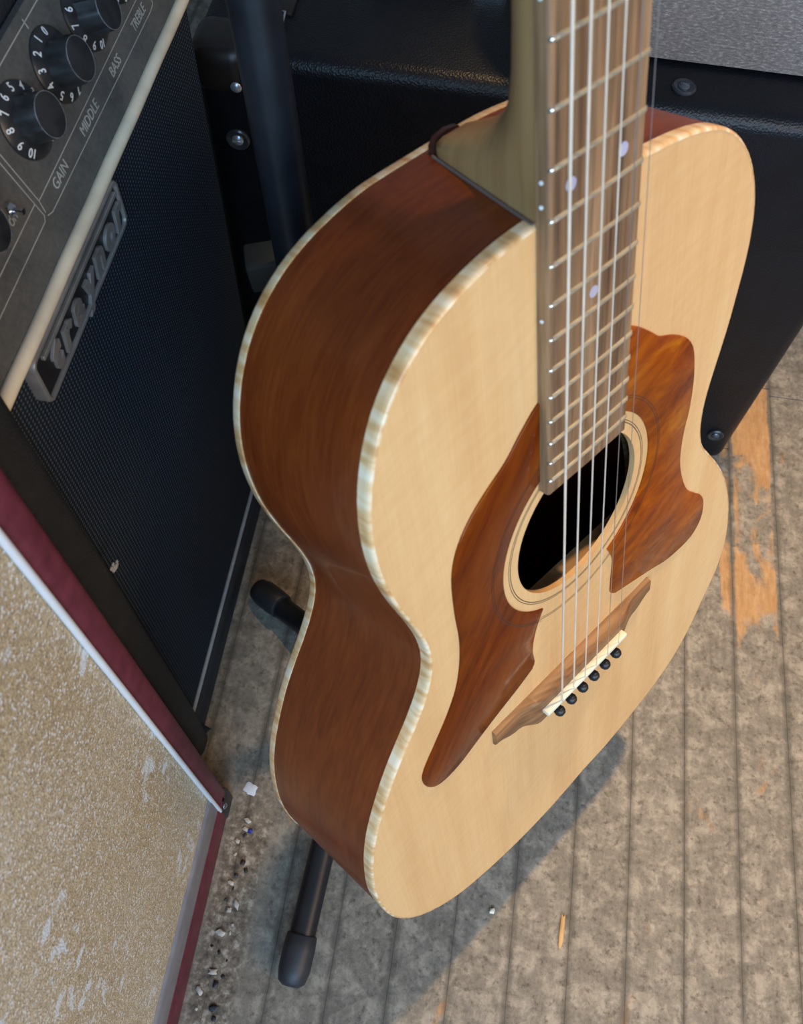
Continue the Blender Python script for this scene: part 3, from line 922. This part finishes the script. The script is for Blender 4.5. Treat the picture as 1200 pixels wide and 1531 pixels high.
for i in range(6):
    u = -0.0262 + 0.01105 * i
    gpart('bridge_pin', lathe([(0.0, 0.0066), (0.0017, 0.0063), (0.0030, 0.0051), (0.0036, 0.0032), (0.0031, 0.0012), (0.0023, 0.0002), (0.0020, -0.006)],
                              Matrix.Translation((u, -0.0122, 0.0080)) @ Matrix.Rotation(0.15, 4, 'X'), 18), MAT['pin'], br)
GAUGE = [0.00062, 0.00050, 0.00040, 0.00032, 0.00020, 0.00015]
for i in range(6):
    su, nu = STRING_U[i], NUT_U[i]
    p_ = [(-0.0262 + 0.01105 * i, -0.0095, 0.0085), (su, 0.0, 0.0129), (nu, 0.6335, 0.0090), tuple(HEAD[i])]
    gpart('string', tube(p_, GAUGE[i], 8), MAT['wound'] if i < 4 else MAT['steel'], smooth=60, label='bronze-wound string' if i < 4 else 'plain steel string')

# ================================================================== the guitar stand
HUB = Vector((-0.048, 0.255, 0.105))
PTOP = Vector((-0.1075, 0.35, 0.612))
PDIR = (PTOP - HUB).normalized()
stand = thing('guitar_stand', 'black tubular guitar stand behind and beneath the acoustic guitar', 'guitar stand', (HUB.x, HUB.y, 0.0))
post_top = HUB + PDIR * 0.74
finish('post', tube([HUB - PDIR * 0.03, HUB + PDIR * 0.30, post_top], 0.0112, 20), MAT['stand'], stand, 50)
finish('hub', tube([HUB - PDIR * 0.05, HUB - PDIR * 0.045, HUB + PDIR * 0.02, HUB + PDIR * 0.025], [0.016, 0.019, 0.019, 0.015], 20), MAT['rubber'], stand, 40)
for fx, fy in ((-0.0625, 0.012), (-0.158, 0.329), (0.135, 0.375)):
    foot = Vector((fx, fy, 0.0150))
    d = (foot - HUB)
    d2 = Vector((d.x, d.y, 0)).normalized()
    knee = foot - d2 * (0.17 if fy < 0.1 else 0.06) + Vector((0, 0, 0.020))
    path = catmull([tuple(HUB), tuple(HUB.lerp(knee, 0.5) + Vector((0, 0, 0.012))), tuple(knee), tuple(foot)], 8)
    leg = finish('leg', tube(path, 0.0108, 18), MAT['stand'], stand, 50)
    ax = (foot - knee).normalized()
    p0 = foot - ax * 0.024
    finish('rubber_foot', tube([p0 - ax * 0.001, p0, p0 + ax * 0.010, p0 + ax * 0.026, p0 + ax * 0.035, p0 + ax * 0.038], [0.0119, 0.0126, 0.0133, 0.0132, 0.0112, 0.0075], 20), MAT['rubber'], leg, 40)
# cradle arms under the tail of the body
for u in (-0.085, 0.085):
    a = HUB + Vector((0, 0, 0.0))
    pth = [tuple(a), tuple(g2w(u * 0.6, -0.188, -0.150)), tuple(g2w(u, -0.1875, -0.105)), tuple(g2w(u, -0.1862, -0.015))]
    finish('cradle_arm', tube(catmull(pth, 6), 0.0075, 12), MAT['rubber'], stand, 50)
# yoke that holds the neck
yk = g2w(0, 0.560, -0.036)
y_l = g2w(-0.040, 0.560, -0.036); y_r = g2w(0.040, 0.560, -0.036)
b = tube([tuple(post_top), tuple(yk)], 0.008, 12)
tube([tuple(g2w(-0.040, 0.560, 0.012)), tuple(y_l), tuple(y_r), tuple(g2w(0.040, 0.560, 0.012))], 0.0075, 12, b)
finish('neck_yoke', b, MAT['rubber'], stand, 50)
# height clamp on the post
cq = HUB + PDIR * 0.235
mwc = frame(Vector((-0.112, 0.335, 0.4715)), (0.94, 0.30, 0.1), (-0.30, 0.94, 0.05), (-0.1, -0.05, 0.99))
cb = box((-0.011, -0.009, -0.010), (0.010, 0.009, 0.010), 0.002, 2, None, mwc)
finish('clamp_block', cb, MAT['clampgrey'], stand, 40, 'dusty grey clamp block')

# ================================================================== the black cabinet behind
BX0, BX1, BY0, BY1, BZ = -0.2300, 0.297, 0.572, 0.93, 0.424
cab = thing('black_cabinet', 'black leatherette equipment cabinet behind the guitar with rounded edges', 'cabinet', ((BX0 + BX1) / 2, (BY0 + BY1) / 2, 0))
finish('body', box((BX0, BY0, 0.0), (BX1, BY1, BZ), 0.013, 5), MAT['black_tolex'], cab, 30)
for sx, xx in ((-1, BX0), (1, BX1)):
    # wrapped corner protector
    lo = (xx - 0.0018, BY0 - 0.0018, BZ - 0.040) if sx < 0 else (xx - 0.044, BY0 - 0.0018, BZ - 0.040)
    hi = (xx + 0.044, BY0 + 0.045, BZ + 0.0018) if sx < 0 else (xx + 0.0018, BY0 + 0.045, BZ + 0.0018)
    cc = finish('corner_cap', box(lo, hi, 0.0135, 5), MAT['cap'], cab, 30, 'smooth black corner cap')
    finish('rivet', lathe([(0.0, 0.0022), (0.0030, 0.0016), (0.0044, 0.0)], frame((xx - sx * 0.0338, BY0 - 0.0015, BZ - 0.0275), (1, 0, 0), (0, 0, 1), (0, -1, 0)), 16), MAT['bright_screw'], cc)
def bolt(o, x, y, z, r=0.0085, m='screw'):
    w = finish('washer', lathe([(r * 0.45, 0.0008), (r * 0.62, 0.0016), (r * 0.88, 0.0020), (r, 0.0010), (r, -0.001)], frame(o, x, y, z), 24), MAT['washer'], cab)
    bb = lathe([(0.0, 0.0034), (r * 0.30, 0.0030), (r * 0.48, 0.0016), (r * 0.5, -0.0004)], frame(o, x, y, z), 16)
    bx_ = box((-r * 0.38, -0.0005, 0.0026), (r * 0.38, 0.0005, 0.0038), 0, 1, None, frame(o, x, y, z))
    finish('screw', merge(bb, bx_), MAT[m], w)
FX = ((1, 0, 0), (0, 0, 1), (0, -1, 0))
TX = ((1, 0, 0), (0, 1, 0), (0, 0, 1))
bolt((-0.2010, BY0 - 0.0003, 0.3490), *FX, 0.0095, 'bright_screw')
bolt((0.2755, BY0 - 0.0003, 0.0490), *FX, 0.0085)
bolt((-0.2010, BY0 - 0.0003, 0.0490), *FX, 0.0085)
bolt((0.1265, 0.5960, BZ + 0.0002), *TX, 0.0088)
# strap handle with a chrome end on the top face
hx0, hx1, hy = -0.130, -0.022, 0.690
hp = [(hx0, hy, BZ + 0.004), (hx0 + 0.02, hy, BZ + 0.012), (hx0 + 0.05, hy, BZ + 0.020), (hx1 - 0.02, hy, BZ + 0.012), (hx1, hy, BZ + 0.004)]
hn = finish('strap_handle', tube(catmull(hp, 5), 0.0075, 12), MAT['rubber'], cab, 50, 'black strap handle')
for xx in (hx0, hx1):
    finish('handle_end', box((xx - 0.015, hy - 0.013, BZ - 0.001), (xx + 0.015, hy + 0.013, BZ + 0.009), 0.004, 3), MAT['chrome'], hn)
# latch on the top face
lt = finish('latch', box((-0.176, 0.620, BZ - 0.0005), (-0.162, 0.650, BZ + 0.003), 0.0012, 2), MAT['cap'], cab, 40, 'tarnished metal latch')
finish('latch_hook', tube([(-0.172, 0.604, BZ + 0.003), (-0.172, 0.616, BZ + 0.006), (-0.166, 0.616, BZ + 0.006), (-0.166, 0.604, BZ + 0.003)], 0.0012, 8), MAT['chrome'], lt)

# ================================================================== grey fabric amplifier on top of it
gx0, gx1, gy0, gy1, gz0, gz1 = 0.005, 0.300, 0.6215, 0.90, BZ + 0.0012, BZ + 0.26
gamp = thing('grey_amplifier', 'grey woven-fabric amplifier with rounded corners standing on the black cabinet', 'amplifier', ((gx0 + gx1) / 2, (gy0 + gy1) / 2, BZ))
rc = 0.075
poly = []
for cx, cy, a0 in ((gx1 - rc, gy1 - rc, 0), (gx0 + rc, gy1 - rc, PI / 2), (gx0 + rc, gy0 + rc, PI), (gx1 - rc, gy0 + rc, 1.5 * PI)):
    for k in range(9):
        a = a0 + PI / 2 * k / 8
        poly.append((cx + rc * math.cos(a), cy + rc * math.sin(a)))
finish('body', prism(poly, gz0 + 0.002, gz1, None, 0.014), MAT['greyweave'], gamp, 40)
finish('base_trim', prism([(x + (0.15 - x) * 0.02, y + (0.76 - y) * 0.02) for x, y in poly], BZ + 0.0012, gz0 + 0.004), MAT['amp_tolex'], gamp, 40, 'dark base trim')
finish('top_handle', tube(catmull([(0.075, 0.76, gz1 - 0.002), (0.095, 0.76, gz1 + 0.018), (0.15, 0.76, gz1 + 0.026), (0.205, 0.76, gz1 + 0.018), (0.225, 0.76, gz1 - 0.002)], 5), 0.008, 12), MAT['rubber'], gamp, 50)

# ================================================================== the black combo amplifier at left
AX, AY0, AY1 = -0.195, 0.1690, 0.5030
amp = thing('combo_amplifier', 'black combo amplifier with dark woven grille, cream piping, knobs and a traynor badge', 'amplifier', (-0.32, 0.33, 0))
T21 = math.radians(21)
PN = Vector((math.cos(T21), 0, math.sin(T21)))
PE = Vector((-math.sin(T21), 0, math.cos(T21)))
def pan(y, e, h=0.0):
    return Vector((AX, y, 0.522)) + PE * e + PN * h
PH = 0.0680
# cabinet: side profile extruded along y, leaving the front to the grille and panel
top = pan(0, PH)
prof = [(-0.47, 0.012), (-0.203, 0.012), (-0.203, 0.520), (top.x - 0.008, top.z), (top.x - 0.002, top.z + 0.040), (-0.255, top.z + 0.052), (-0.47, top.z + 0.052)]
mwp = frame((0, 0, 0), (1, 0, 0), (0, 0, 1), (0, -1, 0))
finish('cabinet', prism(prof, -AY1, -AY0, mwp), MAT['amp_tolex'], amp, 30, 'charcoal tolex cabinet')
side_prof = catmull([(-0.465, 0.005), (-0.30, 0.004), (-0.195, 0.005), (-0.1815, 0.020), (-0.1805, 0.30), (-0.1810, 0.535)], 4)[:-1] + [(-0.1810, 0.535), (top.x + 0.012, top.z + 0.035), (top.x - 0.01, top.z + 0.056), (-0.465, top.z + 0.056)]
for ya, yb in ((AY0 - 0.003, AY0 + 0.0235), (AY1 - 0.006, AY1 + 0.001)):
    b = prism(side_prof if yb - ya > 0.02 else [(min(x, -0.197), z) for x, z in side_prof], -yb, -ya, mwp)
    sharp = [e for e in b.edges if len(e.link_faces) == 2 and e.calc_face_angle() > 1.2]
    bmesh.ops.bevel(b, geom=sharp, offset=0.009 if yb - ya > 0.02 else 0.002, segments=4, profile=0.5, affect='EDGES')
    finish('side_frame', b, MAT['amp_tolex'], amp, 40, 'charcoal tolex side frame')
finish('bottom_rail', box((-0.30, AY0 + 0.02, 0.003), (-0.186, AY1 - 0.004, 0.030), 0.006, 3), MAT['amp_tolex'], amp, 40)
finish('grille_cloth', box((-0.204, AY0 + 0.018, 0.028), (AX, AY1 - 0.003, 0.5145), 0.002, 2), MAT['grille'], amp, 40, 'dark blue-black woven grille cloth')
pl = [pan(0, 0), pan(0, 0)]
cpath = [(-0.1915, AY0 + 0.018 + (AY1 - AY0 - 0.022) * k / 14, 0.5165 + 0.00025 * math.sin(k * 1.9)) for k in range(15)]
finish('piping', tube(cpath, 0.0036, 12), MAT['cream'], amp, 60, 'aged cream piping under the control panel')
finish('piping', tube([(-0.1935, AY0 + 0.02, 0.0335), (-0.1935, AY1 - 0.004, 0.0335)], 0.0019, 8), MAT['palepipe'], amp, 60, 'pale piping along the bottom of the grille')
mwpan = frame(pan(0, 0), (0, 1, 0), PE, PN)                      # x along the amp, y up the slope, z out
cp = finish('control_panel', box((AY0 + 0.02, -0.0062, -0.006), (AY1 - 0.004, PH, 0.0), 0.0006, 1, None, mwpan), MAT['panel'], amp, 30, 'dusty grey control panel')
def pline(pts, wd=0.00042):
    b = bmesh.new()
    for (ya, ea), (yc, ec) in zip(pts[:-1], pts[1:]):
        d = Vector((yc - ya, ec - ea)); L = d.length; d.normalize()
        m = mwpan @ frame((ya, ea, 0.0), (d.x, d.y, 0), (-d.y, d.x, 0), (0, 0, 1))
        box((-wd / 2, -wd / 2, -0.0002), (L + wd / 2, wd / 2, 0.00012), 0, 1, b, m)
    finish('panel_line', b, MAT['print'], cp, 0)
pline([(0.2000, 0.0635), (0.4930, 0.0635)], 0.0005)
pline([(0.2926, 0.0190), (0.4930, 0.0190)])
pline([(0.1950, 0.0202), (0.2892, 0.0202)])
pline([(0.2926, 0.0190), (0.2926, 0.0635)])
pline([(0.2892, 0.0635), (0.2892, 0.0135), (0.2870, 0.0117), (0.1950, 0.0117)])
pline([(0.2926, 0.0190), (0.2912, 0.0137)])
pline([(0.2912, 0.0117), (0.2950, 0.0104), (0.4520, 0.0082), (0.4580, 0.0090), (0.4620, 0.0190)])
def ptext(s, y, e, size, m='print', xs=0.9):
    finish('lettering', text_bm(s, size, 0.0001, mwpan @ Matrix.Translation((y, e, 0.0001)), 0.12, 0.0, 0.0, xs), MAT[m], cp, 0)
ptext('GAIN', 0.3143, 0.0148, 0.0068, xs=1.02)
ptext('MIDDLE', 0.3562, 0.0140, 0.0068, xs=0.98)
ptext('BASS', 0.3975, 0.0134, 0.0068, xs=0.98)
ptext('TREBLE', 0.4386, 0.0132, 0.0068, xs=0.92)
ptext('OFF', 0.2735, 0.0262, 0.0050)
# toggle switch
tm = mwpan @ Matrix.Translation((0.2740, 0.0305, 0))
tg_ = finish('toggle_switch', lathe([(0.0, 0.0030), (0.0030, 0.0030), (0.0034, 0.0022), (0.0034, 0.0)], tm, 6), MAT['chrome'], amp, 30, 'small chrome toggle switch')
finish('lever', tube([tm @ Vector((0, 0, 0.002)), tm @ Vector((0, -0.001, 0.005)), tm @ Vector((0, -0.002, 0.0075))], [0.0012, 0.0013, 0.0016], 10), MAT['chrome'], tg_, 50)
# knobs with numbered skirts
for (ky, ke, a0, lo) in ((0.3178, 0.0425, -70.0, 0), (0.3584, 0.0416, 70.0, 0), (0.3990, 0.0408, -32.0, 0), (0.4396, 0.0402, 20.0, 0), (0.2480, 0.0425, 10.0, 0)):
    km = mwpan @ Matrix.Translation((ky, ke, 0))
    # fluted cap: circle with flat grips and a pointer ridge
    b = bmesh.new()
    rows = []
    a_ptr = math.radians(a0 + 28.8 * 8.7)
    for r, h in ((0.0112, 0.0026), (0.0108, 0.0040), (0.0100, 0.0142), (0.0096, 0.0150), (0.0080, 0.0152)):
        row = []
        for k in range(48):
            a = 2 * PI * k / 48
            rr = r
            for c in range(4):
                da = abs((a - a_ptr - c * PI / 2 + PI) % (2 * PI) - PI)
                if h < 0.0145 and da < 0.14:
                    rr = r + 0.0009 * (1 - da / 0.14)
                elif h < 0.0145 and 0.14 <= da < 0.45:
                    rr = r - 0.0006
            row.append(b.verts.new((rr * math.cos(a), rr * math.sin(a), h)))
        rows.append(row)
    for r0, r1 in zip(rows[:-1], rows[1:]):
        for k in range(48):
            b.faces.new((r0[k], r0[(k + 1) % 48], r1[(k + 1) % 48], r1[k]))
    b.faces.new(rows[0][::-1]); b.faces.new(rows[-1])
    bmesh.ops.transform(b, matrix=km, verts=b.verts)
    kn = finish('knob', b, MAT['knob'], amp, 35, 'black control knob with numbered skirt')
    tp = [(0.0098 * math.cos(2 * PI * k / 32), 0.0098 * math.sin(2 * PI * k / 32), 0.0149) for k in range(33)]
    wr = tube(tp, 0.00022, 6, None, False)
    bmesh.ops.transform(wr, matrix=km, verts=wr.verts)
    pline([(ky - 0.0005, ke + 0.0192), (ky - 0.0005, ke + 0.0232)], 0.0006)
    finish('worn_edge', wr, MAT['wear'], kn, 60)
    finish('skirt', lathe([(0.0100, 0.0036), (0.0125, 0.0030), (0.0162, 0.0017), (0.0170, 0.0010), (0.0170, 0.0)], km, 40), MAT['knob'], kn, 40)
    for d in range(11):
        a = math.radians(a0 + 28.8 * d)
        rv = Vector((math.cos(a), math.sin(a), 0))
        tv = Vector((math.sin(a), -math.cos(a), 0))
        tilt = Vector((rv.x * 0.94, rv.y * 0.94, -0.33)).normalized()
        nn = Vector((rv.x * 0.33, rv.y * 0.33, 0.94)).normalized()
        m = km @ frame(rv * 0.0143 + Vector((0, 0, 0.00255)), tv, tilt, nn)
        finish('numeral', text_bm(str(d), 0.0058, 0.00008, m, 0, 0.00006, 0, 0.85), MAT['numeral'], kn, 0)
# badge
by0, by1, bz0, bz1, bh = 0.2200, 0.3430, 0.4860, 0.5135, 0.0065
def rrect(y0, y1, z0, z1, r, n=6):
    out = []
    for cy, cz, a0 in ((y1 - r, z1 - r, 0), (y0 + r, z1 - r, PI / 2), (y0 + r, z0 + r, PI), (y1 - r, z0 + r, 1.5 * PI)):
        for k in range(n + 1):
            a = a0 + PI / 2 * k / n
            out.append((cy + r * math.cos(a), cz + r * math.sin(a)))
    return out
mwb = frame((AX, 0, 0), (0, 1, 0), (0, 0, 1), (1, 0, 0))
bz0, bz1 = 0.4825, 0.5128
bd = finish('badge', prism(rrect(by0 + 0.001, by1 - 0.001, bz0 + 0.001, bz1 - 0.001, 0.005), -0.001, bh - 0.0018, mwb), MAT['badge_plate'], amp, 30, 'black and grey metal badge reading traynor')
b = bmesh.new()
rows = []
for d, h in ((0.0, -0.001), (0.0, bh - 0.0008), (0.0006, bh), (0.0022, bh), (0.0026, bh - 0.0006), (0.0026, bh - 0.0022)):
    rows.append([b.verts.new((x, y, h)) for x, y in rrect(by0 + d, by1 - d, bz0 + d, bz1 - d, 0.0055 - d)])
n_ = len(rows[0])
for r0, r1 in zip(rows[:-1], rows[1:]):
    for k in range(n_):
        b.faces.new((r0[k], r0[(k + 1) % n_], r1[(k + 1) % n_], r1[k]))
bmesh.ops.transform(b, matrix=mwb, verts=b.verts)
finish('badge_rim', b, MAT['badge'], bd, 40)
finish('badge_bar', box((by0 + 0.010, bz1 - 0.0082, bh - 0.0020), (by1 - 0.0050, bz1 - 0.0055, bh + 0.0002), 0.0004, 1, None, mwb), MAT['badge'], bd, 30)
for ch, ly in (('t', 0.2395), ('r', 0.2535), ('a', 0.2690), ('y', 0.2860), ('n', 0.3025), ('o', 0.3190), ('r', 0.3335)):
    dz = 0.0012 if ch == 't' else (-0.0016 if ch == 'y' else 0.0)
    b = text_bm(ch, 0.0236, 0.0009, mwb @ Matrix.Translation((ly, bz0 + 0.0124 + dz, bh - 0.0012)), 0.2, 0.0010, 0.0002, 1.0)
    finish('badge_letter', b, MAT['badge'], bd, 40)
# lint caught on the side frame
bm_ = bmesh.new()
for k in range(9):
    c = Vector((-0.1795 + random.uniform(-0.001, 0.001), 0.1925 + random.uniform(-0.003, 0.003), 0.366 + random.uniform(-0.003, 0.003)))
    box(c - Vector((0.0007, 0.0012, 0.0012)), c + Vector((0.0007, 0.0012, 0.0012)), 0.0004, 1, bm_)
tag(finish('lint_tuft', bm_, MAT['lint'], None, 60), 'tiny pale tuft of lint caught on the black amplifier side frame', 'lint')

# ================================================================== the burgundy speaker cabinet at lower left
SX, SY = -0.147, 0.138
spk = thing('speaker_cabinet', 'burgundy speaker cabinet with glittering silver-gold grille cloth and white piping', 'cabinet', (-0.30, -0.15, 0))
finish('body', box((-0.46, -0.46, 0.004), (-0.152, SY - 0.001, 0.64), 0.006, 3), MAT['vinyl'], spk, 30)
finish('frame_rail', box((-0.17, SY - 0.0180, 0.0), (SX, SY, 0.64), 0.006, 4), MAT['vinyl'], spk, 40, 'burgundy vinyl upright rail')
finish('frame_rail', box((-0.17, -0.46, 0.622), (SX, SY - 0.004, 0.64), 0.005, 4), MAT['vinyl'], spk, 40, 'burgundy vinyl top rail')
finish('frame_rail', box((-0.17, -0.46, 0.0), (SX, SY - 0.004, 0.050), 0.005, 4), MAT['vinyl'], spk, 40, 'burgundy vinyl bottom rail')
finish('piping', tube([(SX - 0.0010, SY - 0.0195, 0.038), (SX - 0.0015, SY - 0.0195, 0.63)], 0.0019, 10), MAT['whitepipe'], spk, 60, 'white piping beside the grille cloth')
finish('trim_band', box((-0.165, -0.46, 0.046), (SX - 0.0006, SY - 0.017, 0.088), 0.004, 3), MAT['greypipe'], spk, 40, 'grey trim band under the grille cloth')
finish('grille_cloth', box((-0.158, -0.455, 0.080), (SX - 0.0035, SY - 0.018, 0.63), 0.001, 1), MAT['sparkle'], spk, 40, 'glittering silver-gold grille cloth')
cp_ = finish('corner_plate', box((SX - 0.006, SY - 0.020, 0.0), (SX + 0.0008, SY + 0.0008, 0.038), 0.002, 2), MAT['rubber'], spk, 40)
finish('corner_screw', lathe([(0.0, 0.0026), (0.0022, 0.0018), (0.0032, 0.0)], frame((SX + 0.0004, SY - 0.014, 0.0330), (0, 1, 0), (-0.5, 0, 0.87), (0.87, 0, 0.5)), 14), MAT['chrome'], cp_)

# ================================================================== bits lying on the floor
def chip(name, label, cat, x, y, sz, m, rz=0.0, group=None):
    b = bmesh.new()
    bmesh.ops.create_icosphere(b, subdivisions=2, radius=1.0)
    for v in b.verts:
        k = 1 + 0.35 * math.sin(v.co.x * 5 + x * 90) * math.cos(v.co.y * 4 + y * 70)
        v.co = Vector((v.co.x * sz[0] * k, v.co.y * sz[1] * k, v.co.z * sz[2] * k))
    lo = min(v.co.z for v in b.verts)
    bmesh.ops.translate(b, vec=(0, 0, -lo - 0.0003), verts=b.verts)
    o = finish(name, b, MAT[m], None, 60)
    o.location = (x, y, 0)
    o.rotation_euler = (0, 0, rz)
    return tag(o, label, cat, group)
chip('wood_splinter', 'thin orange wood splinter on the floor in front of the guitar', 'splinter', 0.1545, 0.074, (0.0021, 0.0135, 0.0011), 'splinter', -0.06)
chip('paint_chip', 'tiny pale paint chip at the shadow edge below the guitar', 'debris', 0.0940, 0.0797, (0.0023, 0.0023, 0.0012), 'bone')
chip('plastic_bead', 'tiny blue plastic bit beside the burgundy cabinet', 'debris', -0.1244, 0.1113, (0.0022, 0.0022, 0.0016), 'bluebead')
chip('paper_scrap', 'small white paper scrap at the corner of the burgundy cabinet', 'scrap', -0.1330, 0.1470, (0.0055, 0.0065, 0.0006), 'paper', 0.7)
for k in range(26):
    yy = 0.118 - 0.0062 * k + random.uniform(-0.003, 0.003)
    xx = -0.137 + random.uniform(0, 0.017)
    s = random.uniform(0.0009, 0.0030)
    chip('plaster_crumb', 'crumb of grit along the foot of the burgundy cabinet', 'debris', xx, yy, (s, s * random.uniform(0.8, 1.9), s * 0.45), random.choice(['crumb', 'clampgrey', 'rubber', 'crumb']), random.uniform(0, 3), 'grit along the burgundy cabinet')
